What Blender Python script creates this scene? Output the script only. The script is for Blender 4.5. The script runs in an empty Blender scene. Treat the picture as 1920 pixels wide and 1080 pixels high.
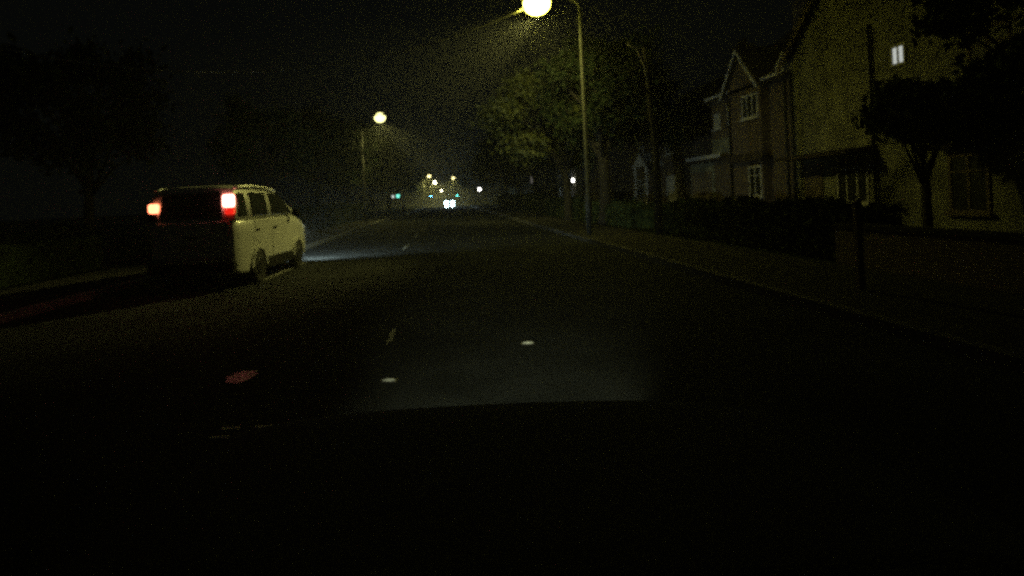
import bpy, math, random
from mathutils import Vector, Matrix
R = math.radians
rnd = random.Random(7)

# ------------------------------------------------------------------ camera, world, light, exposure
sc = bpy.context.scene
col = sc.collection
cd = bpy.data.cameras.new('camera'); cam = bpy.data.objects.new('camera', cd); col.objects.link(cam)
sc.camera = cam
cam.location = (0, 0, 1.5)
cam.rotation_mode = 'QUATERNION'
cam.rotation_quaternion = (Matrix.Rotation(R(90), 4, 'X') @ Matrix.Rotation(R(-2.6), 4, 'Z')).to_quaternion()
cd.sensor_width = 36; cd.lens = 36 * 1100 / 1920
cd.shift_x = (960 - 843) / 1920
cd.shift_y = -(540 - 375) / 1920
cd.clip_start = 0.02; cd.clip_end = 3000
cd.dof.use_dof = True; cd.dof.focus_distance = 1.3; cd.dof.aperture_fstop = 3.4   # focused on the windscreen glass
w = bpy.data.worlds.new('World'); sc.world = w; w.use_nodes = True
nt = w.node_tree; bg = nt.nodes['Background']
sky = nt.nodes.new('ShaderNodeTexSky'); sky.sky_type = 'NISHITA'; sky.sun_disc = False
sky.sun_elevation = R(-7); sky.sun_rotation = R(200); sky.air_density = 1.5; sky.dust_density = 3
mx = nt.nodes.new('ShaderNodeMixRGB'); mx.blend_type = 'ADD'; mx.inputs[0].default_value = 1
mx.inputs[2].default_value = (0.021, 0.025, 0.022, 1)        # faint town glow of the night sky
nt.links.new(sky.outputs[0], mx.inputs[1]); nt.links.new(mx.outputs[0], bg.inputs[0])
bg.inputs[1].default_value = 0.08
sc.view_settings.view_transform = 'Standard'; sc.view_settings.look = 'None'
sc.view_settings.exposure = 0; sc.view_settings.gamma = 1
sc.cycles.use_denoising = False
sc.cycles.use_adaptive_sampling = True; sc.cycles.adaptive_threshold = 0.03; sc.cycles.adaptive_min_samples = 28
sc.cycles.pixel_filter_type = 'BLACKMAN_HARRIS'; sc.cycles.filter_width = 2.1
sc.cycles.max_bounces = 4; sc.cycles.volume_bounces = 0
sc.cycles.sample_clamp_indirect = 1.0
sc.cycles.caustics_reflective = False; sc.cycles.caustics_refractive = False
SODIUM = (1.0, 0.93, 0.24)

# ------------------------------------------------------------------ materials
def mat(name, c, rough=0.7, metal=0, noise=0, scale=8, bump=0, bscale=None, c2=None, coat=0, spec=0.5):
    m = bpy.data.materials.new(name); m.use_nodes = True
    n = m.node_tree; b = n.nodes['Principled BSDF']
    b.inputs['Base Color'].default_value = (*c, 1); b.inputs['Roughness'].default_value = rough
    b.inputs['Metallic'].default_value = metal; b.inputs['Coat Weight'].default_value = coat
    b.inputs['Specular IOR Level'].default_value = spec
    tc = n.nodes.new('ShaderNodeTexCoord')
    if noise or c2:
        t = n.nodes.new('ShaderNodeTexNoise'); t.inputs['Scale'].default_value = scale; t.inputs['Detail'].default_value = 6
        n.links.new(tc.outputs['Object'], t.inputs['Vector'])
        r = n.nodes.new('ShaderNodeValToRGB'); e = r.color_ramp.elements
        lo = tuple(x * (1 - noise) for x in c); hi = c2 or tuple(min(1, x * (1 + noise)) for x in c)
        e[0].position = .35; e[0].color = (*lo, 1); e[1].position = .65; e[1].color = (*hi, 1)
        n.links.new(t.outputs['Fac'], r.inputs[0]); n.links.new(r.outputs[0], b.inputs['Base Color'])
    if bump:
        t2 = n.nodes.new('ShaderNodeTexNoise'); t2.inputs['Scale'].default_value = bscale or scale * 4; t2.inputs['Detail'].default_value = 4
        n.links.new(tc.outputs['Object'], t2.inputs['Vector'])
        bp = n.nodes.new('ShaderNodeBump'); bp.inputs['Strength'].default_value = bump; bp.inputs['Distance'].default_value = 0.02
        n.links.new(t2.outputs['Fac'], bp.inputs['Height']); n.links.new(bp.outputs[0], b.inputs['Normal'])
    return m
def emis(name, c, s):
    m = bpy.data.materials.new(name); m.use_nodes = True
    n = m.node_tree; b = n.nodes['Principled BSDF']
    b.inputs['Base Color'].default_value = (0.5, 0.5, 0.5, 1); b.inputs['Roughness'].default_value = .3
    b.inputs['Emission Color'].default_value = (*c, 1); b.inputs['Emission Strength'].default_value = s
    return m
def brick(name, c1, c2, mortar, sx=4.5):
    m = mat(name, c1, .85, bump=.4, bscale=40)
    n = m.node_tree; b = n.nodes['Principled BSDF']
    tc = n.nodes.new('ShaderNodeTexCoord'); mp = n.nodes.new('ShaderNodeMapping')
    mp.inputs['Rotation'].default_value = (0, R(90), R(90))
    sep = n.nodes.new('ShaderNodeSeparateXYZ'); cmb = n.nodes.new('ShaderNodeCombineXYZ'); ad = n.nodes.new('ShaderNodeMath')
    n.links.new(tc.outputs['Object'], sep.inputs[0]); n.links.new(sep.outputs[0], ad.inputs[0]); n.links.new(sep.outputs[1], ad.inputs[1])
    n.links.new(ad.outputs[0], cmb.inputs[0]); n.links.new(sep.outputs[2], cmb.inputs[1])
    bt = n.nodes.new('ShaderNodeTexBrick'); bt.inputs['Scale'].default_value = sx
    bt.inputs['Color1'].default_value = (*c1, 1); bt.inputs['Color2'].default_value = (*c2, 1); bt.inputs['Mortar'].default_value = (*mortar, 1)
    n.links.new(cmb.outputs[0], bt.inputs['Vector']); n.links.new(bt.outputs['Color'], b.inputs['Base Color'])
    return m
M = dict(
    asphalt=mat('asphalt', (.028, .030, .031), .9, spec=.12, noise=.35, scale=.9, bump=.8, bscale=45),
    paving=mat('paving', (.04, .039, .037), .9, spec=.2, noise=.25, scale=2.5, bump=.3, bscale=30),
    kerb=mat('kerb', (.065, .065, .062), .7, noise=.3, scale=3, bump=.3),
    paint=mat('road_paint', (.24, .24, .22), .8, noise=.45, scale=9),
    grass=mat('grass', (.018, .026, .012), .9, spec=.1, noise=.5, scale=5, bump=.8),
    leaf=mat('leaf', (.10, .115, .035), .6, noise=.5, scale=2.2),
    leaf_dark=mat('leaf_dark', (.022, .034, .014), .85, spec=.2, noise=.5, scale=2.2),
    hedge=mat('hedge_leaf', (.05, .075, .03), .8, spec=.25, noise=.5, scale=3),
    bark=mat('bark', (.035, .03, .024), .9, noise=.4, scale=6, bump=.8),
    bark_lit=mat('bark_lit', (.6, .57, .47), .8, noise=.35, scale=6, bump=.5),
    steel=mat('galvanised_steel', (.075, .078, .075), .6, .3, noise=.2, scale=4),
    darkmetal=mat('dark_metal', (.022, .022, .022), .5, .3, noise=.2),
    iron=mat('iron', (.09, .085, .08), .3, .6, noise=.4, scale=12),
    van=mat('silver_van_paint', (.78, .78, .74), .3, .1, noise=.05, scale=3, coat=.6),
    carpaint=mat('dark_car_paint', (.012, .012, .013), .5, 0, noise=.1, coat=.1),
    bonnet=mat('dark_bonnet', (.045, .048, .05), .9, 0, noise=.15, spec=.1),
    glass=mat('dark_glass', (.02, .022, .022), .12, 0, noise=.1),
    black=mat('black_plastic', (.014, .014, .014), .9, spec=.15, noise=.2, bump=.2),
    rubber=mat('rubber', (.02, .02, .02), .85, noise=.2, bump=.3),
    chrome=mat('chrome', (.75, .75, .73), .22, 1, noise=.05),
    rail=mat('satin_rail', (.8, .8, .76), .42, .7, noise=.05),
    pane=mat('window_pane', (.022, .024, .024), .5, 0, noise=.2),
    kerb_lit=mat('lit_kerb', (.34, .34, .32), .8, noise=.3, scale=3, bump=.3),  # van headlight's light on the left kerb put into its colour
    plate=mat('number_plate', (.5, .5, .42), .5, noise=.1),
    render=mat('cream_render', (.27, .27, .19), .9, noise=.3, scale=1.6, bump=.7, bscale=30),
    tilehung=mat('tile_hanging', (.17, .13, .09), .8, noise=.35, scale=10, bump=.6),
    brick=brick('brown_brick', (.17, .12, .08), (.12, .09, .06), (.22, .21, .17)),
    roof=mat('roof_tile', (.07, .055, .05), .8, noise=.35, scale=5, bump=.6, bscale=22),
    white=mat('white_paint', (.72, .71, .66), .5, noise=.12, scale=5),
    blind=mat('pale_blind', (.55, .54, .45), .8, noise=.08, scale=14),
    wood=mat('weathered_wood', (.2, .16, .12), .85, noise=.3, scale=12, bump=.4),
    water=mat('puddle_water', (.02, .02, .02), .40, noise=.2, scale=5, bump=.35, bscale=14),
    lamp_sodium=emis('sodium_bowl', (1, .93, .10), 22),
    lamp_sodium2=emis('sodium_bowl_second', (1, .96, .36), 3),
    lamp_far=emis('distant_bowl', (1, .93, .62), 40),
    lamp_far_yellow=emis('distant_yellow_bowl', (1, .85, .35), 7),
    lamp_white=emis('white_globe', (1, .97, .9), 7),
    head=emis('headlamp_glow', (.62, .93, 1), 45),
    brake=emis('brake_glow', (1, .26, .20), 9), brake_l=emis('brake_glow_left', (1, .22, .10), 5),
    tail=emis('tail_glow', (1, .02, .01), .9),
    sig_teal=emis('signal_green', (.12, 1, .9), 45), sig_blue=emis('signal_blue_green', (.12, .5, 1), 60),
    sign_white=emis('sign_white', (.9, 1, .9), 1.2), sign_teal=emis('sign_teal', (.2, 1, .75), 2.4),
    win_lit=emis('lit_window', (.95, 1, .95), .5),
    win_dim=emis('dim_window', (.9, .8, .75), .22),
)

# ------------------------------------------------------------------ mesh helpers
class MB:
    def __init__(s): s.v = []; s.f = []
    def add(s, vs, fs):
        o = len(s.v); s.v += [tuple(v) for v in vs]; s.f += [tuple(i + o for i in f) for f in fs]; return s
    def box(s, x0, x1, y0, y1, z0, z1):
        v = [(x, y, z) for x in (x0, x1) for y in (y0, y1) for z in (z0, z1)]
        return s.add(v, [(0, 1, 3, 2), (4, 6, 7, 5), (0, 4, 5, 1), (2, 3, 7, 6), (0, 2, 6, 4), (1, 5, 7, 3)])
    def tube(s, pts, rs, n=10, caps=True):
        pts = [Vector(p) for p in pts]
        if not isinstance(rs, (list, tuple)): rs = [rs] * len(pts)
        vs = []; fs = []
        for i, p in enumerate(pts):
            d = (pts[min(i + 1, len(pts) - 1)] - pts[max(i - 1, 0)]).normalized()
            a = d.orthogonal().normalized() if i == 0 else (a - d * a.dot(d)).normalized()
            b = d.cross(a)
            vs += [p + (a * math.cos(2 * math.pi * k / n) + b * math.sin(2 * math.pi * k / n)) * rs[i] for k in range(n)]
        for i in range(len(pts) - 1):
            for k in range(n):
                fs.append((i * n + k, i * n + (k + 1) % n, (i + 1) * n + (k + 1) % n, (i + 1) * n + k))
        if caps: fs += [tuple(range(n - 1, -1, -1)), tuple((len(pts) - 1) * n + k for k in range(n))]
        return s.add(vs, fs)
    def ell(s, c, r, nu=16, nv=10):
        vs = []; fs = []
        for j in range(nv + 1):
            t = math.pi * j / nv
            for i in range(nu):
                p = 2 * math.pi * i / nu
                vs.append((c[0] + r[0] * math.sin(t) * math.cos(p), c[1] + r[1] * math.sin(t) * math.sin(p), c[2] + r[2] * math.cos(t)))
        for j in range(nv):
            for i in range(nu):
                fs.append((j * nu + i, (j + 1) * nu + i, (j + 1) * nu + (i + 1) % nu, j * nu + (i + 1) % nu))
        return s.add(vs, fs)
    def prism(s, poly, axis, a, b):
        """poly: 2-D points; axis: the axis it is extruded along from a to b"""
        def P(p, t): return {'x': (t, p[0], p[1]), 'y': (p[0], t, p[1]), 'z': (p[0], p[1], t)}[axis]
        n = len(poly)
        return s.add([P(p, a) for p in poly] + [P(p, b) for p in poly],
                     [tuple(range(n)), tuple(range(2 * n - 1, n - 1, -1))] + [(i, i + n, (i + 1) % n + n, (i + 1) % n) for i in range(n)])
    def build(s, name, m, parent=None, smooth=False, bevel=0):
        me = bpy.data.meshes.new(name); me.from_pydata(s.v, [], s.f); me.update()
        import bmesh
        bm = bmesh.new(); bm.from_mesh(me); bmesh.ops.recalc_face_normals(bm, faces=bm.faces)
        if bevel: bmesh.ops.bevel(bm, geom=[e for e in bm.edges], offset=bevel, segments=2, affect='EDGES', clamp_overlap=True)
        bm.to_mesh(me); bm.free()
        if smooth:
            for p in me.polygons: p.use_smooth = True
        me.materials.append(m)
        o = bpy.data.objects.new(name, me); col.objects.link(o)
        if parent: o.parent = parent
        return o
def tag(o, label=None, cat=None, group=None, kind=None):
    for k, v in (('label', label), ('category', cat), ('group', group), ('kind', kind)):
        if v: o[k] = v
    return o
def thing(name, label, cat, loc=(0, 0, 0), rz=0, group=None):
    o = bpy.data.objects.new(name, None); col.objects.link(o); o.empty_display_size = .3
    o.location = loc; o.rotation_euler.z = rz
    return tag(o, label, cat, group)
def dup(root, loc, rz=0, label=None, scale=None):
    r = root.copy(); col.objects.link(r); r.location = loc; r.rotation_euler.z = rz
    if label: r['label'] = label
    if scale: r.scale = scale
    for ch in list(root.children):
        c = ch.copy(); col.objects.link(c); c.parent = r
        for g in list(ch.children):
            d = g.copy(); col.objects.link(d); d.parent = c
    return r
def lamp_light(name, kind, power, color, parent, loc=(0, 0, 0), rot=(0, 0, 0), size=.15, angle=160, blend=.6):
    l = bpy.data.lights.new(name, kind); l.energy = power; l.color = color; l.shadow_soft_size = size
    if kind == 'SPOT': l.spot_size = R(angle); l.spot_blend = blend
    o = bpy.data.objects.new(name, l); col.objects.link(o); o.parent = parent; o.location = loc; o.rotation_euler = rot
    return o

# ------------------------------------------------------------------ the setting
b = MB(); b.add([(-900, -60, -.02), (900, -60, -.02), (900, 1800, -.02), (-900, 1800, -.02)], [(0, 1, 2, 3)])
tag(b.build('ground', M['grass']), kind='structure')
KL = [(-6.6, -30), (-6.6, 15.2), (-5.05, 17.6), (-5.1, 22), (-5.35, 32), (-5.45, 60), (-5.4, 120), (-5.4, 700)]
KR = [(4.2, -30), (4.2, 50), (4.35, 90), (4.3, 150), (4.3, 700)]
def lerp(K, y):
    for (x0, y0), (x1, y1) in zip(K, K[1:]):
        if y <= y1: return x0 + (x1 - x0) * (y - y0) / (y1 - y0)
    return K[-1][0]
ys = [-30, 15.2, 17.6, 22, 32, 50, 60, 90, 120, 150, 400, 700]
b = MB()
for a, c in zip(ys, ys[1:]):
    b.add([(lerp(KL, a), a, 0), (lerp(KR, a), a, 0), (lerp(KR, c), c, 0), (lerp(KL, c), c, 0)], [(0, 1, 2, 3)])
tag(b.build('road', M['asphalt']), kind='structure')
def strip(K, o0, o1, z0, z1, name, m):
    b = MB()
    for a, c in zip(ys, ys[1:]):
        xa, xc = lerp(K, a), lerp(K, c)
        v = [(xa + o0, a, z0), (xa + o1, a, z0), (xa + o1, a, z1), (xa + o0, a, z1), (xc + o0, c, z0), (xc + o1, c, z0), (xc + o1, c, z1), (xc + o0, c, z1)]
        b.add(v, [(3, 2, 6, 7), (0, 3, 7, 4), (1, 5, 6, 2)])
    return tag(b.build(name, m), kind='structure')
strip(KL, -.14, 0, -.01, .125, 'kerb_left', M['kerb_lit']); strip(KR, 0, .14, -.01, .125, 'kerb_right', M['kerb'])
strip(KL, -2.3, -.14, -.015, .118, 'pavement_left', M['paving']); strip(KR, .14, 2.3, -.015, .118, 'pavement_right', M['paving'])
b = MB()
y = 18.6
while y < 330:
    b.box(-1.58, -1.48, y, y + 2.0, .002, .006); y += 6.2
b.box(-4.02, -3.9, 12.3, 15.8, .002, .006)
tag(b.build('lane_markings', M['paint']), kind='structure')
def puddle(cx, cy, rx, ry, seed):
    r = random.Random(seed); n = 18
    vs = [(cx, cy, .005)] + [(cx + rx * (.75 + .4 * r.random()) * math.cos(2 * math.pi * k / n), cy + ry * (.75 + .4 * r.random()) * math.sin(2 * math.pi * k / n), .005) for k in range(n)]
    return tag(MB().add(vs, [(0, k + 1, (k + 1) % n + 1) for k in range(n)]).build('puddle', M['water']), kind='structure')
puddle(-1.93, 5.25, .13, .22, 1); puddle(-.72, 6.6, .03, .42, 2)

# ------------------------------------------------------------------ street lamps
def street_lamp(label, loc, side, bowl_mat, power, bowl_r=.40, h=8.0, reach=1.45, steel='steel', road=0):  # road: power of the added spots aimed at van and tree
    """side = +1: the arm reaches towards -x"""
    t = thing('street_lamp', label, 'street lamp', loc, 0, 'street lamps along the road')
    p = MB(); p.tube([(0, 0, 0), (0, 0, 1.3), (0, 0, 1.35), (0, 0, h - .35)], [.11, .11, .075, .05], 12)
    p.build('pole', M[steel], t, True)
    a = MB(); pts = [(0, 0, h - .36)]
    for k in range(1, 8):
        q = k / 7 * math.pi / 2
        pts.append((-side * .45 * (1 - math.cos(q)), 0, h - .36 + .45 * math.sin(q)))
    pts.append((-side * (reach - .2), 0, h + .13))
    a.tube(pts, .035, 10); a.build('arm', M[steel], t, True)
    hd = MB(); hd.ell((-side * reach, 0, h + .10), (bowl_r * 1.1, bowl_r * .8, .13), 20, 8); hd.build('housing', M['darkmetal'], t, True)
    bw = MB(); bw.ell((-side * reach, 0, h - .06), (bowl_r, bowl_r * .9, bowl_r * .85), 20, 12)
    o = bw.build('bowl', bowl_mat, t, True); o.visible_shadow = True
    if power:
        lamp_light('bulb', 'SPOT', power, SODIUM, t, (-side * reach, 0, h - .06 - bowl_r * .9), (0, 0, 0), .12, 172, .5)
        for sy in (-1, 1):   # added spots, aimed at the van and at the tree past the pole
            lamp_light('added_aimed_beam', 'SPOT', road * (1 if sy < 0 else .5), SODIUM, t, (-side * reach, 0, h - .06 - bowl_r * .9), Vector((side * 1.0, .96, .82) if sy < 0 else (-side * .22, -1.0, .30)).to_track_quat('Z', 'Y').to_euler(), .12, 42 if sy < 0 else 60, 1)
    return t
street_lamp('bright yellow street lamp overhanging the road from a tall pole on the right pavement', (4.72, 20, .11), 1, M['lamp_sodium'], 260, .46, road=2900)
street_lamp('round pale yellow street lamp high over the left pavement', (-6.5, 45, .11), -1, M['lamp_sodium2'], 700, .44, road=1800, steel='darkmetal')
street_lamp('small dull yellow far street lamp, uppermost of the distant lights', (-6.6, 155, .11), -1, M['lamp_far_yellow'], 6000, .42, steel='darkmetal')
street_lamp('small white far street lamp just below the dull yellow one', (-6.5, 210, .11), -1, M['lamp_far'], 6000, .5, steel='darkmetal')
street_lamp('tiny white street lamp farthest down the road, just above the oncoming car', (-6.6, 395, .11), -1, M['lamp_far'], 6000, .6, steel='darkmetal')
street_lamp('faint far street lamp in the gap of trees right of the road centre', (5.4, 176, .11), 1, M['lamp_far_yellow'], 6000, .4, reach=4.0, steel='darkmetal')

# overhead wire lit beside the near lamp
b = MB(); b.tube([(2.75, 19.6, 7.82), (2.2, 19.3, 7.62), (1.4, 19, 7.33), (-2, 17.9, 6.2)], [.035, .03, .022, .015], 8)
# (a span wire sagging from the lamp towards the left)
pts = [Vector((3.0, 19.8, 7.92)).lerp(Vector((-14, 12.5, 6.6)), k / 24) - Vector((0, 0, 3.6 * (1 - (2 * k / 24 - 1) ** 2) * .55)) for k in range(25)]
b = MB(); b.tube(pts, [.034 - .018 * min(1, k / 8) for k in range(25)], 8)
tag(b.build('overhead_wire', M['rail'], None, True), 'pale overhead wire running down to the left from the bright street lamp', 'wire')

def globe_post(label, loc, h, r, m):
    t = thing('globe_lamp', label, 'lamp', loc, 0, None)
    MB().tube([(0, 0, 0), (0, 0, .5), (0, 0, .52), (0, 0, h - r)], [.07, .07, .04, .04]).build('post', M['darkmetal'], t, True)
    MB().ell((0, 0, h), (r, r, r), 16, 10).build('globe', m, t, True)
    MB().ell((0, 0, h + r + .01), (r * .5, r * .5, .05), 12, 6).build('cap', M['darkmetal'], t, True)
    return t
globe_post('white globe lamp on a post on the right pavement beyond the trees', (5.7, 110, .11), 3.15, .3, M['lamp_white'])

def bulkhead(label, loc, m, r=.17):
    t = thing('wall_lamp', label, 'wall lamp', loc)
    MB().box(-.02, .06, -.14, .14, -.16, .16).build('backplate', M['darkmetal'], t)
    MB().ell((-.12, 0, 0), (.14, r, r), 14, 10).build('globe', m, t, True)
    return t
bulkhead('bright white wall lamp on the far house, left of the lamp pole', (12.42, 58.1, 2.9), M['lamp_white'], .2)

def signal(label, loc, m, h=2.85):
    t = thing('traffic_signal', label, 'traffic signal', loc, 0, None)
    MB().tube([(0, 0, 0), (0, 0, h - .35)], .055).build('pole', M['darkmetal'], t, True)
    MB().box(-.17, .17, -.1, .12, h - .2, h + .85).build('housing', M['black'], t, bevel=.02)
    for k, (mm, nm) in enumerate(((m, 'green_lens'), (M['glass'], 'amber_lens'), (M['glass'], 'red_lens'))):
        z = h + .32 * k
        MB().ell((0, -.11, z), (.13, .03, .13), 14, 8).build(nm, mm, t, True)
        v = MB(); n = 10
        vs = []
        for yy in (-.12, -.3):
            vs += [(.15 * math.cos(math.pi * q / n), yy, z + .15 * math.sin(math.pi * q / n)) for q in range(n + 1)]
        v.add(vs, [(q, q + 1, q + n + 2, q + n + 1) for q in range(n)]).build('visor', M['black'], t)
    return t
signal('traffic signal showing green to the right of the oncoming car', (2.7, 200, .0), M['sig_teal'])
signal('traffic signal showing blue green to the left of the oncoming car', (-6.3, 200, .11), M['sig_blue'])
t = thing('illuminated_sign', 'small lit roadside sign, half white half teal, far on the left', 'sign', (-10.8, 118, 0))
MB().tube([(0, 0, 0), (0, 0, 2.2)], .06).build('post', M['darkmetal'], t, True)
MB().box(-1.0, 1.0, -.08, .12, 2.2, 3.3).build('cabinet', M['darkmetal'], t, bevel=.02)
MB().box(-.75, -.3, -.11, -.083, 2.45, 2.95).build('white_panel', M['sign_white'], t)
MB().box(.2, .75, -.11, -.083, 2.45, 3.05).build('teal_panel', M['sign_teal'], t)

# ------------------------------------------------------------------ the van (local: rear at y=0, nose at y=4.85, x centre)
def body_half_width(y, z, L):
    wd = .86
    if z > 1.33: wd -= (z - 1.33) * .16
    if z < .5: wd -= (.5 - z) * .12
    e = min(y, L - y)
    k = .30 if y < L / 2 else .55
    if e < k: wd -= (.10 if y < L / 2 else .17) * (1 - e / k) ** 2
    return wd
def make_van():
    L = 4.85
    t = thing('silver_van', 'tall silver minivan with its brake lights on, beside the left kerb', 'van', (-4.85, 10.95, 0), R(-2.2))
    ys_ = [0, .06, .25, .8, 1.6, 2.4, 3.0, 3.5, 3.85, 4.2, 4.5, 4.72, 4.85]
    top = [1.30, 1.33, 1.33, 1.33, 1.33, 1.33, 1.33, 1.32, 1.27, 1.18, 1.05, .92, .74]
    bot = [.45, .32, .28, .24, .24, .24, .24, .24, .24, .24, .26, .3, .42]
    b = MB(); n = 0; rings = []
    for y, zt, zb in zip(ys_, top, bot):
        ring = []
        zs = [zb, zb + .06, .5, .8, 1.05]
        zs = [z for z in zs if z < zt - .1] + [zt - .07]
        while len(zs) < 6: zs.insert(-1, (zs[-1] + zs[-2]) / 2)
        for z in zs: ring.append((body_half_width(y, z, L), y, z))
        ring.append((body_half_width(y, zt, L) - .07, y, zt)); ring.append((.4, y, zt + (.02 if y > 3.5 else 0)))
        full = [(-x, yy, z) for x, yy, z in ring] + [(x, yy, z) for x, yy, z in reversed(ring)]
        rings.append(full)
    m_ = len(rings[0]); vs = [v for r in rings for v in r]; fs = []
    for i in range(len(rings) - 1):
        for k in range(m_): fs.append((i * m_ + k, i * m_ + (k + 1) % m_, (i + 1) * m_ + (k + 1) % m_, (i + 1) * m_ + k))
    fs += [tuple(range(m_)), tuple(range((len(rings) - 1) * m_, len(rings) * m_))]
    body = MB().add(vs, fs).build('body', M['van'], t, True)
    # cabin
    st = [(.03, 1.30, .05), (.12, 1.88, .05), (.3, 1.97, .08), (1.2, 2.0, .08), (2.2, 1.97, .08), (2.65, 1.90, .08)]
    b = MB(); prof = [(.02, 1.32), (.06, 1.6), (.14, 1.9), (.3, 1.97), (1.1, 2.0), (2.0, 1.975), (2.5, 1.925), (2.85, 1.84), (3.45, 1.52), (3.82, 1.29)]
    rings = []
    for (y, z) in prof:
        zt = z; w1 = body_half_width(max(y, .1), zt, L) - .03
        base = [( .82 if y < 3.4 else .78, y if y > .5 else max(y, .02), 1.31)]
        ring = [(.835 if y < 3.4 else .80, y, 1.30), (body_half_width(.6, (1.3 + zt) / 2, L) - .012, y, (1.3 + zt) / 2), (body_half_width(.6, zt, L) - .02, y, zt - .09 * min(1, (zt - 1.29) / .5)), (body_half_width(.6, zt, L) - .10, y, zt - .015), (.3, y, zt + .012)]
        rings.append([(-x, yy, zz) for x, yy, zz in ring] + [(x, yy, zz) for x, yy, zz in reversed(ring)])
    m_ = len(rings[0]); vs = [v for r in rings for v in r]; fs = []
    for i in range(len(rings) - 1):
        for k in range(m_): fs.append((i * m_ + k, i * m_ + (k + 1) % m_, (i + 1) * m_ + (k + 1) % m_, (i + 1) * m_ + k))
    fs += [tuple(range(m_)), tuple(range((len(rings) - 1) * m_, len(rings) * m_))]
    MB().add(vs, fs).build('roof', M['van'], t, True)
    def cab(z): return .16 * 0 + (.86 - .012 - (z - 1.33) * .16 + .0)
    def side_glass(poly, s, name='side_window'):
        vs = []
        for (y, z) in poly: vs.append((s * (cab(z) + .014), y, z))
        for (y, z) in poly: vs.append((s * (cab(z) - .02), y, z))
        n = len(poly)
        return MB().add(vs, [tuple(range(n)), tuple(range(n, 2 * n))] + [(i, (i + 1) % n, (i + 1) % n + n, i + n) for i in range(n)]).build(name, M['glass'], t)
    for s in (-1, 1):
        side_glass([(.20, 1.38), (.62, 1.38), (.60, 1.82), (.26, 1.82)], s)
        side_glass([(.92, 1.38), (1.80, 1.38), (1.76, 1.84), (.90, 1.84)], s)
        side_glass([(2.06, 1.38), (3.42, 1.38), (2.72, 1.78), (2.5, 1.82), (2.0, 1.84)], s)
        # roof rail
        MB().tube([(s * .765, .22, 1.915), (s * .765, .5, 1.95), (s * .765, 1.1, 1.965), (s * .765, 1.9, 1.945), (s * .765, 2.45, 1.885)], .03, 10).build('roof_rail', M['rail'], t, True)
        mr = MB(); mr.ell((s * 1.0, 3.25, 1.36), (.11, .07, .09), 12, 8); mr.build('door_mirror', M['black'], t, True)
        for (y0, y1) in ((.88, 1.88), (1.92, 3.1)):
            d = MB(); x = s * .868
            if y0 < 1: d.prism([(1.50, .47), (1.87, .47), (1.87, 1.27), (.90, 1.27), (.90, .88), (1.15, .82), (1.42, .62)], 'x', min(x, x - s * .02), max(x, x - s * .02))
            else: d.box(min(x, x - s * .02), max(x, x - s * .02), y0 + .012, y1 - .012, .47, 1.27)
            dd = d.build('door', M['van'], t, bevel=.008)
            MB().box(min(x, x + s * .025), max(x, x + s * .025), y0 + .1, y0 + .28, 1.06, 1.10).build('handle', M['black'], dd, bevel=.006)
        MB().box(min(s * .84, s * .885), max(s * .84, s * .885), 1.50, 3.3, .24, .46).build('side_sill', M['black'], t, bevel=.01)
        for yw in (1.10, 3.76):
            wl = MB(); cx = s * .79
            tyre = MB().tube([(cx - .10, yw, .33), (cx - .085, yw, .33), (cx + .085, yw, .33), (cx + .10, yw, .33)], [.29, .33, .33, .29], 28).build('wheel', M['rubber'], t)
            MB().tube([(cx + s * .095, yw, .33), (cx + s * .112, yw, .33)], [.20, .18], 24).build('rim', M['darkmetal'], tyre)
            MB().prism([(yw - .366, .235)] + [(yw - .368 * math.cos(math.pi * k / 16), .33 + .368 * math.sin(math.pi * k / 16)) for k in range(17)] + [(yw + .366, .235)], 'x', min(s * .80, s * .872), max(s * .80, s * .872)).build('wheel_well', M['black'], t)
            for (r0, nm, mm, xo) in ((.40, 'wheel_arch', M['van'], .895),):
                vs = []; n = 18
                for k in range(n + 1):
                    q = math.pi * k / n
                    for rr in ((.365, .43) if nm == 'wheel_arch' else (.0, .367)):
                        vs.append((s * xo, yw + rr * math.cos(q), .33 + rr * math.sin(q)))
                        vs.append((s * (xo - .06), yw + rr * math.cos(q), .33 + rr * math.sin(q)))
                f = []
                for k in range(n):
                    a = 4 * k; c = a + 4
                    f += [(a, a + 2, c + 2, c), (a + 2, a + 3, c + 3, c + 2), (a, c, c + 1, a + 1)]
                if nm == 'wheel_arch': MB().add(vs, f).build(nm, mm, t, False)
        # wheel pushed out to stand in front of the dark liner
    for s, m1 in ((1, 'brake'), (-1, 'brake_l')):
        if s > 0: MB().box(.62, .83, -.018, .09, 1.56, 1.79).build('brake_light', M[m1], t, bevel=.02); MB().box(.66, .832, -.03, .09, 1.42, 1.55).build('tail_light', M['tail'], t, bevel=.015)
        else: MB().box(-.80, -.62, -.018, .09, 1.50, 1.67).build('brake_light', M[m1], t, bevel=.02); MB().box(-.82, -.66, -.03, .09, 1.34, 1.49).build('tail_light', M['glass'], t, bevel=.015)
    MB().add([(-.6, -.004, 1.36), (.6, -.004, 1.36), (.56, .09, 1.84), (-.56, .09, 1.84), (-.6, .05, 1.36), (.6, .05, 1.36), (.56, .14, 1.84), (-.56, .14, 1.84)],
             [(0, 1, 2, 3), (4, 7, 6, 5), (0, 4, 5, 1), (1, 5, 6, 2), (2, 6, 7, 3), (3, 7, 4, 0)]).build('rear_window', M['glass'], t)
    tg = MB().box(-.72, .72, -.022, .02, .62, 1.28).build('tailgate', M['van'], t, bevel=.012)
    MB().box(-.12, .12, -.045, -.02, .98, 1.03).build('handle', M['black'], tg)
    MB().box(-.26, .26, -.035, -.024, .78, .89).build('number_plate', M['plate'], t)
    MB().box(-.82, .82, -.11, .1, .34, .58).build('bumper', M['black'], t, bevel=.035)
    MB().box(-.7, .7, -.135, -.11, .555, .578).build('bumper_strip', M['chrome'], t)
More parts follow.
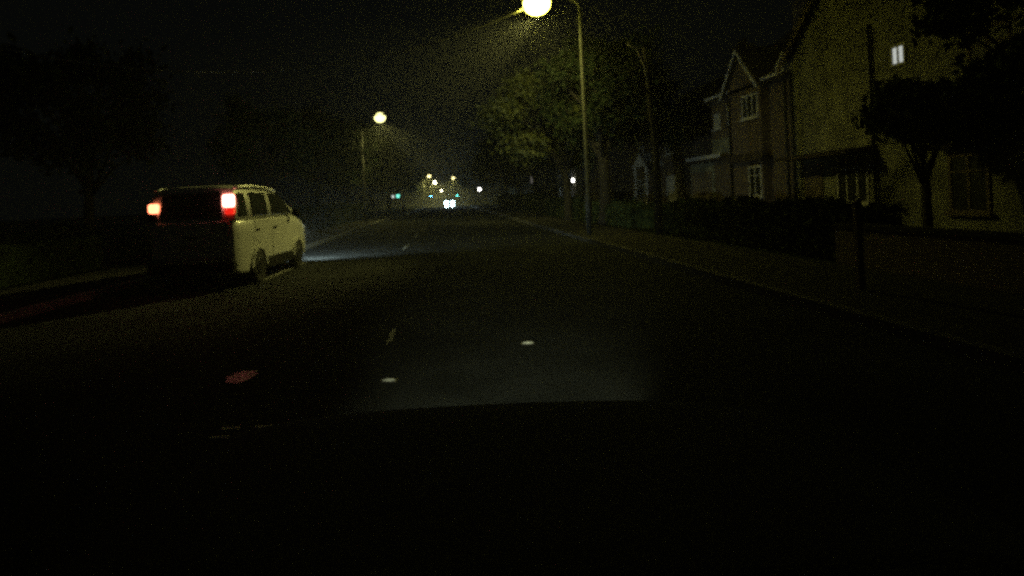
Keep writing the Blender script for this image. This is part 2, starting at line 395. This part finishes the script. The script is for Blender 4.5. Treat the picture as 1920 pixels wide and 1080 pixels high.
    MB().box(-.66, .66, 4.6, 4.90, .3, .55).build('bumper', M['black'], t, bevel=.035)
    MB().add([(-.66, 2.98, 1.80), (.66, 2.98, 1.80), (.74, 3.80, 1.33), (-.74, 3.80, 1.33), (-.66, 2.96, 1.76), (.66, 2.96, 1.76), (.74, 3.78, 1.29), (-.74, 3.78, 1.29)],
             [(0, 1, 2, 3), (4, 7, 6, 5), (0, 4, 5, 1), (1, 5, 6, 2), (2, 6, 7, 3), (3, 7, 4, 0)]).build('windscreen', M['glass'], t)
    for s in (-1, 1):
        MB().ell((s * .58, 4.76, .74), (.15, .09, .10), 14, 8).build('headlight', M['chrome'], t, True)
        lamp_light('headlight_beam', 'SPOT', 420, (.78, 1, .95), t, (s * .58, 4.97, .72), (R(86), 0, R(-20)), .05, 125, .9)
    return t
make_van()

# ------------------------------------------------------------------ oncoming car
t = thing('oncoming_car', 'oncoming car with two dazzling white headlights far down the road', 'car', (-.05, 126, 0))
prof = [(0, .35), (.0, .95), (.12, 1.08), (1.1, 1.18), (1.75, 1.62), (2.2, 1.7), (3.1, 1.68), (3.8, 1.4), (4.2, .95), (4.25, .4), (4.1, .25), (.15, .25)]
MB().prism(prof, 'x', -.84, .84).build('body', M['carpaint'], t, bevel=.06)
MB().add([(-.7, 1.14, 1.22), (.7, 1.14, 1.22), (.6, 1.7, 1.60), (-.6, 1.7, 1.60)], [(0, 1, 2, 3)]).build('windscreen', M['glass'], t).location = (0, -.02, .02)
for s in (-1, 1):
    MB().ell((s * .66, -.02, .92), (.38, .10, .32), 14, 8).build('headlight', M['head'], t, True); MB().ell((s * .62, -.02, .30), (.28, .08, .24), 14, 8).build('headlight_reflection', M['head'], t, True)  # added lower glow shapes: headlight reflection on the road, not lamps
    lamp_light('headlight_beam', 'SPOT', 450, (.78, .95, 1), t, (s * .62, -.2, .66), (R(-88.6), 0, 0), .08, 40, .9)
    for yw in (.8, 3.4):
        MB().tube([(s * .80 - .1, yw, .31), (s * .80 + .1, yw, .31)], .31, 20).build('wheel', M['rubber'], t)

# ------------------------------------------------------------------ the car the picture is taken from
t = thing('own_car', 'dark bonnet and dashboard of the car the picture is taken from', 'car', (0, 0, 0))
nx, ny = 20, 14; vs = []; fs = []
for j in range(ny + 1):
    for i in range(nx + 1):
        u = i / nx * 2 - 1; v = j / ny
        yb = .85 + 1.25 * v - .06 * u * u * v
        z = .95 - .14 * v - .10 * max(0, v - .75) ** 2 * 8 - .03 * abs(u) ** 4 + .02 * (abs(u) > .55) * (1 - abs(abs(u) - .7) * 4) * (1 - v)
        vs.append((.12 + u * .82, yb, z))
vs2 = [(x, y, z - .35) for x, y, z in vs]
N = len(vs)
for j in range(ny):
    for i in range(nx):
        a = j * (nx + 1) + i; fs.append((a, a + 1, a + nx + 2, a + nx + 1))
edge = [(ny * (nx + 1) + i) for i in range(nx + 1)]
allv = vs + [(vs[e][0], vs[e][1] + .08, vs[e][2] - .4) for e in edge]
for i in range(nx): fs.append((edge[i], edge[i + 1], N + i + 1, N + i))
MB().add(allv, fs).build('bonnet', M['bonnet'], t, True)
MB().prism([(.1, .9), (.55, .95), (.84, .93), (.86, .6), (.1, .6)], 'x', -.75, .95).build('dashboard', M['black'], t, bevel=.02)
for x in (-.74, -.63):  # white strips painted in for windscreen reflection glints
    MB().box(x - .03, x + .03, 1.88, 1.90, .793, .799).build('glint_strip', M['white'], t)
    MB().box(x - .03, x + .025, 1.80, 1.82, .796, .802).build('glint_strip', M['white'], t)

for x in (-.5, .74):
    MB().ell((x, 2.06, .56), (.13, .06, .07), 14, 8).build('headlight', M['chrome'], t, True)
    lamp_light('headlight_beam', 'SPOT', 170, (.92, 1, .60), t, (x, 2.30, .58), (Vector((x, 2.30, .58)) - Vector((1.0, 9.0, 0))).to_track_quat('Z', 'Y').to_euler(), .05, 44, 1)

# ------------------------------------------------------------------ small road and pavement things
for (x, y, lab) in ((.73, 5.97, 'small pale glint shape in the middle of the near lane'), (-.58, 4.93, 'small dull glint shape nearer the centre line')):
    t = thing('road_glint', lab, 'road glint', (x, y, 0), 0, 'road glints')  # added pale domes shaped as windscreen reflection glints
    MB().prism([(-.07, .0), (-.05, .012), (.05, .012), (.07, .0)], 'y', -.03, .05).build('base', M['iron'], t)
    MB().ell((0, 0, .012), (.06, .03, .016), 14, 8).build('glint_dome', M['white'], t, True)
t = thing('wooden_post', 'slim weathered wooden post on the right pavement edge', 'post', (5.2, 7.5, .11))
MB().box(-.04, .04, -.04, .04, 0, 1.12).build('shaft', M['wood'], t, bevel=.008)
MB().add([(-.045, -.045, 1.12), (.045, -.045, 1.12), (.045, .045, 1.12), (-.045, .045, 1.12), (0, 0, 1.17)], [(0, 1, 4), (1, 2, 4), (2, 3, 4), (3, 0, 4), (0, 3, 2, 1)]).build('cap', M['wood'], t)

# ------------------------------------------------------------------ houses (street face at x = X, looking towards -x)
def win(par, X, y0, y1, z0, z1, pane='pane', nm=2, frame='white', sill=True, trans=True, label=None):
    """window on a wall face at x=X: frame ring + mullions, pane and sill"""
    f = MB(); t_ = .07; x0, x1 = X - .045, X - .002
    f.box(x0, x1, y0, y1, z1 - t_, z1); f.box(x0, x1, y0, y1, z0, z0 + t_)
    f.box(x0, x1, y0, y0 + t_, z0 + t_, z1 - t_); f.box(x0, x1, y1 - t_, y1, z0 + t_, z1 - t_)
    for k in range(1, nm):
        yc = y0 + (y1 - y0) * k / nm; f.box(x0, x1, yc - .028, yc + .028, z0 + t_, z1 - t_)
    if trans: zt = z1 - (z1 - z0) * .3; f.box(x0 + .004, x1, y0 + t_, y1 - t_, zt - .02, zt + .02)
    o = f.build('window', M[frame], par)
    if label: o['label'] = label
    MB().box(X - .02, X - .004, y0 + t_, y1 - t_, z0 + t_, z1 - t_).build('pane', M[pane], o)
    if sill: MB().box(X - .12, X - .002, y0 - .08, y1 + .08, z0 - .07, z0 - .002).build('sill', M[frame], o)
    return o
def pipe(par, X, y, z0, z1, m='darkmetal'):
    MB().tube([(X - .07, y, z0), (X - .07, y, z1)], .04, 8).build('drainpipe', M[m], par, True)
def roof_gable_front(par, X0, X1, y0, y1, ze, za, over=.3, th=.14):
    """ridge runs along x (gable faces the street)"""
    yc = (y0 + y1) / 2; sl = (za - ze) / (y1 - yc)
    def P(s):
        e = (y0 - over) if s < 0 else (y1 + over)
        zl = ze - over * sl
        return [(e, zl), (yc, za), (yc, za + th), (e, zl + th)]
    b = MB(); b.prism(P(-1), 'x', X0 - .25, X1 + .1); b.prism(P(1), 'x', X0 - .25, X1 + .1)
    return b.build('roof', M['roof'], par)
def verge(par, X, y0, y1, ze, za, over=.3, m='white', wd=.16):
    yc = (y0 + y1) / 2; sl = (za - ze) / (y1 - yc); b = MB()
    for s in (-1, 1):
        e = (y0 - over) if s < 0 else (y1 + over); zl = ze - over * sl
        b.prism([(e, zl - wd), (yc, za - wd), (yc, za - .004), (e, zl - .004)], 'x', X - .27, X - .235)
    return b.build('bargeboard', M[m], par)
def chimney(par, x, y, z0, z1):
    c = MB().box(x - .35, x + .35, y - .5, y + .5, z0, z1); c.box(x - .4, x + .4, y - .55, y + .55, z1, z1 + .12)
    c = c.build('chimney', M['brick'], par)
    for k in (-.25, .25): MB().tube([(x, y + k, z1 + .12), (x, y + k, z1 + .5)], [.13, .1], 10).build('chimney_pot', M['tilehung'], c, True)

# house A: nearest, gable to the street
hA = thing('rendered_house', 'nearest house at right with a pale rendered gable wall lit yellow green', 'house', (12, 15.8, 0))
X = 0.0
def lw(*a): return a
w_ = MB()
pts = [(-4.6, 0), (4.55, 0), (4.55, 5.8), (0, 9.9), (-4.6, 5.8)]
w_.prism(pts, 'x', 0, 9); w_.build('wall', M['render'], hA)
roof_gable_front(hA, 0, 9, -4.6, 4.55, 5.86, 9.98, .35)
verge(hA, 0, -4.6, 4.55, 5.86, 9.98, .35, 'wood', .2)
MB().prism([(4.56, 5.45), (5.05, 5.5), (5.05, 5.72), (4.56, 6.15)], 'x', -.23, .35).build('eaves_box', M['white'], hA)
MB().box(-.06, -.003, -4.55, 4.5, 2.5, 2.62).build('string_course', M['render'], hA)
win(hA, 0, -.60, -.10, 4.50, 5.06, 'win_lit', 2, 'white', False, False, 'small lit window')
win(hA, 0, -3.9, -2.4, 3.5, 4.8, 'pane', 3, 'wood')
win(hA, 0, .95, 2.3, .85, 2.32, 'pane', 3)
win(hA, 0, -2.8, -1.75, .66, 2.04, 'pane', 2, 'wood')
pipe(hA, 0, .62, .1, 5.9, 'black'); pipe(hA, 0, 4.45, .1, 5.4, 'steel')
d = MB().box(-.05, -.003, 3.0, 3.95, .1, 2.15).build('door', M['wood'], hA)
MB().ell((-.08, 3.15, 1.1), (.03, .03, .03), 8, 6).build('handle', M['chrome'], d, True)
MB().prism([(-.9, 2.3), (-.9, 2.38), (-.003, 2.48), (-.003, 2.3)], 'y', .6, 4.2).build('door_canopy', M['roof'], hA)
MB().box(-.32, -.003, -3.05, -1.5, 2.2, 2.28).build('window_hood', M['roof'], hA)
chimney(hA, 5, 0, 9.5, 11)

# house B: gabled bay
hB = thing('gabled_house', 'brown house with a small steep front gable and white framed upstairs windows', 'house', (12.5, 24, 0))
w_ = MB(); w_.prism([(0, 0), (8, 0), (8, 5.6), (4, 8.6), (0, 5.6)], 'y', -2.75, 3.6)
w_.build('wall', M['brick'], hB)
b = MB()
b.prism([(-.35, 5.42), (4.0, 8.66), (4.0, 8.8), (-.35, 5.56)], 'y', -2.95, 3.8); b.prism([(8.35, 5.42), (4.0, 8.66), (4.0, 8.8), (8.35, 5.56)], 'y', -2.95, 3.8)
b.build('roof', M['roof'], hB)
MB().box(-.42, -.36, -2.95, -1.45, 5.5, 5.62).build('gutter', M['white'], hB)
MB().box(-.42, -.36, 1.15, 3.4, 5.52, 5.64).build('gutter', M['white'], hB)
g = MB(); g.prism([(-1.35, 0), (1.15, 0), (1.15, 5.6), (-.08, 7.0), (-1.35, 5.6)], 'x', -.35, .3); g.build('front_gable', M['tilehung'], hB)
b = MB()
b.prism([(-1.6, 5.38), (-.08, 7.08), (-.08, 7.2), (-1.6, 5.5)], 'x', -.6, 2.2); b.prism([(1.4, 5.38), (-.08, 7.08), (-.08, 7.2), (1.4, 5.5)], 'x', -.6, 2.2)
b.build('gable_roof', M['roof'], hB)
b = MB()
b.prism([(-1.62, 5.22), (-.08, 6.94), (-.08, 7.1), (-1.62, 5.4)], 'x', -.64, -.605); b.prism([(1.42, 5.22), (-.08, 6.94), (-.08, 7.1), (1.42, 5.4)], 'x', -.64, -.605)
b.build('bargeboard', M['white'], hB)
win(hB, -.35, -1.2, 0.02, 4.22, 5.17, 'pane', 3, 'white', True, False)
win(hB, 0, 1.35, 1.98, 4.2, 5.16, 'blind', 1, 'white', False, False, 'narrow window with a pale blind')
win(hB, 0, 2.75, 3.3, 4.2, 4.9, 'blind', 1, 'white', True, False)
win(hB, -.35, -1.35 + .1, -.3, 1.08, 2.3, 'pane', 2, 'white', True, True)
MB().prism([(-.62, 2.5), (-.62, 2.56), (-.352, 2.85), (-.352, 2.5)], 'y', -1.6, 1.3).build('bay_roof', M['roof'], hB)
MB().box(-.06, -.003, 1.2, 3.55, 3.62, 3.74).build('string_course', M['render'], hB)
MB().box(-.05, -.006, 1.17, 3.58, 3.05, 3.61).build('render_band', M['render'], hB)
pipe(hB, 0, -2.5, .1, 5.4, 'steel'); pipe(hB, -.35, 1.05, .1, 5.3, 'black')
# lean-to garage with white fascia
w_ = MB().box(.0, 6, 3.62, 6.3, 0, 2.75).build('garage_wall', M['render'], hB)
MB().box(-.35, 6, 2.2, 6.35, 2.76, 2.9).build('garage_roof', M['roof'], hB)
MB().box(-.39, -.353, 2.15, 5.9, 2.88, 3.04).build('fascia', M['white'], hB)
gd = MB()
for k in range(6): gd.box(-.04, -.004, 3.9, 6.1, .1 + k * .37, .1 + k * .37 + .355)
gd.build('garage_door', M['wood'], hB)
chimney(hB, 4, 2.5, 8, 9.7)

# house C: white porch gable
hC = thing('porch_house', 'house beyond the gabled one with a small pale porch gable and white downpipe', 'house', (12.5, 35.5, 0))
w_ = MB(); w_.prism([(0, 0), (8, 0), (8, 5.0), (4, 7.9), (0, 5.0)], 'y', -4.1, 4.6); w_.build('wall', M['brick'], hC)
b = MB(); b.prism([(-.35, 4.82), (4, 7.96), (4, 8.1), (-.35, 4.96)], 'y', -4.3, 4.8); b.prism([(8.35, 4.82), (4, 7.96), (4, 8.1), (8.35, 4.96)], 'y', -4.3, 4.8); b.build('roof', M['roof'], hC)
pipe(hC, -.05, -3.95, .1, 4.7, 'white')
p_ = MB(); p_.prism([(-1.5, 2.95), (.9, 2.95), (-.5, 3.75)], 'x', -1.1, -.02); p_.build('porch_gable', M['white'], hC)
for yy in (-1.4, .7): MB().box(-1.05, -.93, yy, yy + .12, .1, 2.94).build('porch_post', M['white'], hC)
win(hC, 0, -3.4, -1.9, .9, 2.3, 'blind', 2); win(hC, 0, -3.2, -2.0, 3.5, 4.6, 'pane', 2); win(hC, 0, 1.8, 3.4, .9, 2.3, 'pane', 3); win(hC, 0, 1.9, 3.2, 3.5, 4.6, 'pane', 2)
MB().box(-.05, -.003, -.9, .1, .1, 2.15).build('door', M['wood'], hC)
chimney(hC, 4, -3.2, 7.2, 9.1)

# farther houses along the right, then the left side
def plain_house(label, x, y, side, wm, dim=False, L=9, ze=5.2, za=8.3):
    h = thing('brick_house' if wm == 'brick' else 'rendered_house', label, 'house', (x, y, 0), 0 if side > 0 else math.pi, 'far houses along the road')
    MB().prism([(0, 0), (8, 0), (8, ze), (4, za), (0, ze)], 'y', -L / 2, L / 2).build('wall', M[wm], h)
    b = MB(); b.prism([(-.35, ze - .2), (4, za + .05), (4, za + .2), (-.35, ze - .05)], 'y', -L / 2 - .2, L / 2 + .2); b.prism([(8.35, ze - .2), (4, za + .05), (4, za + .2), (8.35, ze - .05)], 'y', -L / 2 - .2, L / 2 + .2)
    b.build('roof', M['roof'], h)
    for k, yy in enumerate((-L * .3, L * .28)):
        win(h, 0, yy - .8, yy + .8, .9, 2.3, 'pane', 3); win(h, 0, yy - .7, yy + .7, 3.4, 4.6, 'win_dim' if dim and k == 0 else 'pane', 2)
    d = MB().box(-.05, -.003, -.5, .45, .05, 2.1).build('door', M['wood'], h)
    MB().ell((-.08, -.35, 1.05), (.03, .03, .03), 8, 6).build('handle', M['chrome'], d, True)
    chimney(h, 4, L * .35, za - .6, za + 1.1)
    return h
plain_house('far brick house with one dimly lit upstairs window', 12.5, 50, 1, 'brick', True, 10)
plain_house('far rendered house carrying the bright white wall lamp', 12.5, 63, 1, 'render', False, 10)
plain_house('distant brick house with a dim pink window beyond the wall lamp house', 12.5, 92, 1, 'brick', True, 12, 4.6, 7.6)
plain_house('distant rendered house past the white globe lamp', 13, 122, 1, 'render', False, 12)

# ------------------------------------------------------------------ trees
def leaf_mesh(name, m, cx, rx, rz, n, seed, ls=.16, clumps=40, base=0):
    r = random.Random(seed); b = MB(); cl = []
    for k in range(clumps):
        th = r.uniform(0, 2 * math.pi); ph = math.acos(r.uniform(-.85, 1)); q = r.uniform(.45, 1.0) ** .6
        cl.append((Vector((cx[0] + rx * q * math.sin(ph) * math.cos(th), cx[1] + rx * q * math.sin(ph) * math.sin(th), cx[2] + rz * q * math.cos(ph))), r.uniform(.16, .30) * rx))
    for k in range(n):
        c, cr = cl[r.randrange(clumps)]
        p = c + Vector((r.gauss(0, 1), r.gauss(0, 1), r.gauss(0, .7))) * cr * .55
        a = Vector((r.gauss(0, 1), r.gauss(0, 1), r.gauss(0, .6))).normalized(); bb = a.orthogonal().normalized()
        bb = (Matrix.Rotation(r.uniform(0, 6.28), 3, a) @ bb); s_ = ls * r.uniform(.6, 1.4); c2 = a.cross(bb)
        b.add([p - bb * s_, p + c2 * s_ * .5, p + bb * s_, p - c2 * s_ * .5], [(0, 1, 2, 3)])
    return b, cl
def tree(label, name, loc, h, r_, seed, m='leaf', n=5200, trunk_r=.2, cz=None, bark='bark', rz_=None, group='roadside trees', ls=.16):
    t = thing(name, label, 'tree', loc, 0, group)
    rz = rz_ or (h - 2.2) / 2; cz = cz or h - rz
    b, cl = leaf_mesh('crown', m, (0, 0, cz), r_ * .82, rz * .85, n, seed, ls)
    b.build('crown', M[m], t)
    rr = random.Random(seed + 5)
    tr = MB(); tr.tube([(0, 0, -.05), (.03, 0, .4), (.05, .04, 1.6), (rr.uniform(-.2, .2), .1, cz * .7), (0, 0, cz + rz * .5)], [trunk_r * 1.35, trunk_r, trunk_r * .85, trunk_r * .6, .03], 10)
    tr.build('trunk', M[bark], t, True)
    lm = MB()
    for c, cr in cl[:14]:
        z0 = rr.uniform(.35, .75) * cz
        mid = Vector((c.x * .45, c.y * .45, (z0 + c.z) / 2 + .1))
        lm.tube([(.04, .04, z0), mid, c], [trunk_r * .42, trunk_r * .25, .02], 6)
    lm.build('limb', M[bark], t, True)
    return t
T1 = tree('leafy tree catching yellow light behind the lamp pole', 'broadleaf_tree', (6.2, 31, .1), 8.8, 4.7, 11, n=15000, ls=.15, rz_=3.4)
T2 = tree('big dark tree on the right pavement in front of the houses', 'dark_tree', (7.0, 26.5, .1), 9.4, 3.0, 12, 'leaf_dark', n=9000, trunk_r=.3, cz=6.1, rz_=3.1, ls=.14)
tree('dark garden tree beside the garage of the gabled house', 'dark_tree', (10.6, 30.5, 0), 8.2, 2.2, 17, 'leaf_dark', n=6000, trunk_r=.16, cz=5.6, rz_=2.6, ls=.13)
tree('dark tree on the right past the yellow lit one', 'dark_tree', (7.6, 52, .1), 10, 4.2, 13, 'leaf_dark', n=6000, ls=.2)
tree('darker tree framing the right of the far road gap', 'dark_tree', (7.0, 72, .1), 11, 4.2, 14, 'leaf_dark', n=5000, ls=.24)
tree('far right tree before the white globe lamp', 'dark_tree', (9.0, 98, .1), 11, 4.6, 15, 'leaf_dark', n=4000, ls=.3)
LT = [(-9.6, 31, 7.6, 3.2), (-9.2, 41, 8.6, 3.8), (-9.4, 54, 9.4, 4.0), (-9.2, 70, 9.8, 4.2), (-9.6, 92, 11, 4.6), (-9.8, 125, 12, 4.8)]
LAB = ['nearest dark tree of the row on the left, low against the sky', 'dark tree below and left of the round street lamp', 'dark tree directly beneath the round street lamp', 'dark tree right of the round street lamp on the left side', 'farther dark left tree beside the road gap', 'farthest tree of the left row']
for k, ((x, y, h, r_), lb) in enumerate(zip(LT, LAB)):
    tree(lb, 'dark_tree', (x, y, .1), h, r_, 30 + k, 'leaf_dark', n=4500, ls=.16 + .03 * k)
tree('unlit tree behind the van at far left', 'dark_tree', (-13, 21, 0), 8.2, 3.8, 41, 'leaf_dark', n=5000)
tree('unlit tree in the dark at the left edge', 'dark_tree', (-13.5, 13, 0), 7.6, 3.6, 42, 'leaf_dark', n=5000)
tree('dark garden tree in front of the nearest house at right', 'dark_tree', (10.7, 13.2, 0), 3.7, 1.5, 43, 'leaf_dark', n=6000, trunk_r=.1, ls=.1)
tree('tall dark tree at the right edge before the nearest house', 'dark_tree', (10.3, 9.9, 0), 7.0, 1.9, 44, 'leaf_dark', n=7000, trunk_r=.12, ls=.11)
for k, (x, y, lb) in enumerate(((6.5, 150, 'distant tree on the right of the road gap'), (-8.5, 165, 'distant tree on the left of the road gap'), (8, 240, 'most distant tree right of the lamps'), (-10, 260, 'most distant tree left of the lamps'))):
    tree(lb, 'dark_tree', (x, y, 0), 12, 5, 50 + k, 'leaf_dark', n=2500, ls=.45)

# bare street tree, lamplight on its hooked limb painted as pale bark
t = thing('bare_tree', 'bare tree with a lamplit hooked limb beside the dark crown', 'tree', (6.6, 18.6, .1))
MB().tube([(0, 0, -.05), (.02, .02, 2.4), (-.12, .05, 4.6), (-.2, .1, 6.0)], [.12, .10, .07, .04], 10).build('trunk', M['bark'], t, True)
MB().tube([(-.14, .05, 4.9), (-.25, -.1, 5.35), (-.55, -.3, 5.85), (-.85, -.35, 6.0)], [.05, .05, .04, .02], 8).build('limb', M['bark_lit'], t, True)
MB().tube([(-.12, .05, 4.5), (-.6, -.2, 4.95), (-1.1, -.4, 5.4)], [.045, .03, .015], 8).build('limb', M['bark'], t, True)

# hedges and garden walls
def hedge(label, x0, x1, y0, y1, h, seed, n, m='hedge', ls=.07):
    r = random.Random(seed); b = MB()
    for k in range(n):
        y = r.uniform(y0, y1); f = r.random()
        hh = h * (1 + .1 * math.sin(y * 2.1) + .06 * math.sin(y * 5.3))
        if f < .4: x = x0 + r.gauss(0, .05); z = r.uniform(.05, hh)
        elif f < .8: x = r.uniform(x0, x1); z = hh + r.gauss(0, .04)
        else: x = r.uniform(x0, x1); z = r.uniform(.05, hh)
        a = Vector((r.gauss(0, 1), r.gauss(0, 1), r.gauss(0, 1))).normalized(); bb = a.orthogonal().normalized(); c2 = a.cross(bb); s_ = ls * r.uniform(.6, 1.5); p = Vector((x, y, z))
        b.add([p - bb * s_, p + c2 * s_ * .6, p + bb * s_, p - c2 * s_ * .6], [(0, 1, 2, 3)])
    b.box(x0 + .08, x1 - .08, y0 + .05, y1 - .05, 0, h * .86)
    return tag(b.build('hedge', M[m]), label, 'hedge', 'garden hedges')
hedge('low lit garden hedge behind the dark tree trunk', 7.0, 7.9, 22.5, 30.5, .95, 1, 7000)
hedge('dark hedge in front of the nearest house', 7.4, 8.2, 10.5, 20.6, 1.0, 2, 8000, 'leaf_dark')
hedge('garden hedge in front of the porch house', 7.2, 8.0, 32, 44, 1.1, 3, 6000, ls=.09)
hedge('long dark hedge behind the left pavement', -9.0, -8.1, 17.8, 60, 1.3, 4, 14000, 'leaf_dark', .11)
hedge('dark hedge at left beside the van', -10.9, -10.0, 4, 17, 1.1, 5, 7000, 'leaf_dark')
hedge('tall dark hedge under the lit tree, running towards the white globe lamp', 6.9, 7.8, 46, 85, 1.5, 6, 9000, 'leaf_dark', .13)
w_ = thing('garden_wall', 'low brick garden wall at the right pavement near the camera', 'wall', (6.6, 5.5, 0))
MB().box(0, .22, -6, 4.6, 0, .72).build('brickwork', M['brick'], w_)
MB().box(-.03, .25, -6, 4.62, .722, .80).build('coping', M['paving'], w_, bevel=.01)

# ------------------------------------------------------------------ night haze
hz = MB().box(-60, 60, -20, 460, -1.2, 16).build('haze', bpy.data.materials.new('haze'))
tag(hz, kind='stuff')
m = hz.data.materials[0]; m.use_nodes = True; n = m.node_tree; n.nodes.clear()
out = n.nodes.new('ShaderNodeOutputMaterial'); pv = n.nodes.new('ShaderNodeVolumePrincipled')
pv.inputs['Color'].default_value = (.85, .87, .84, 1); pv.inputs['Density'].default_value = .003
pv.inputs['Anisotropy'].default_value = .45
n.links.new(pv.outputs[0], out.inputs['Volume'])
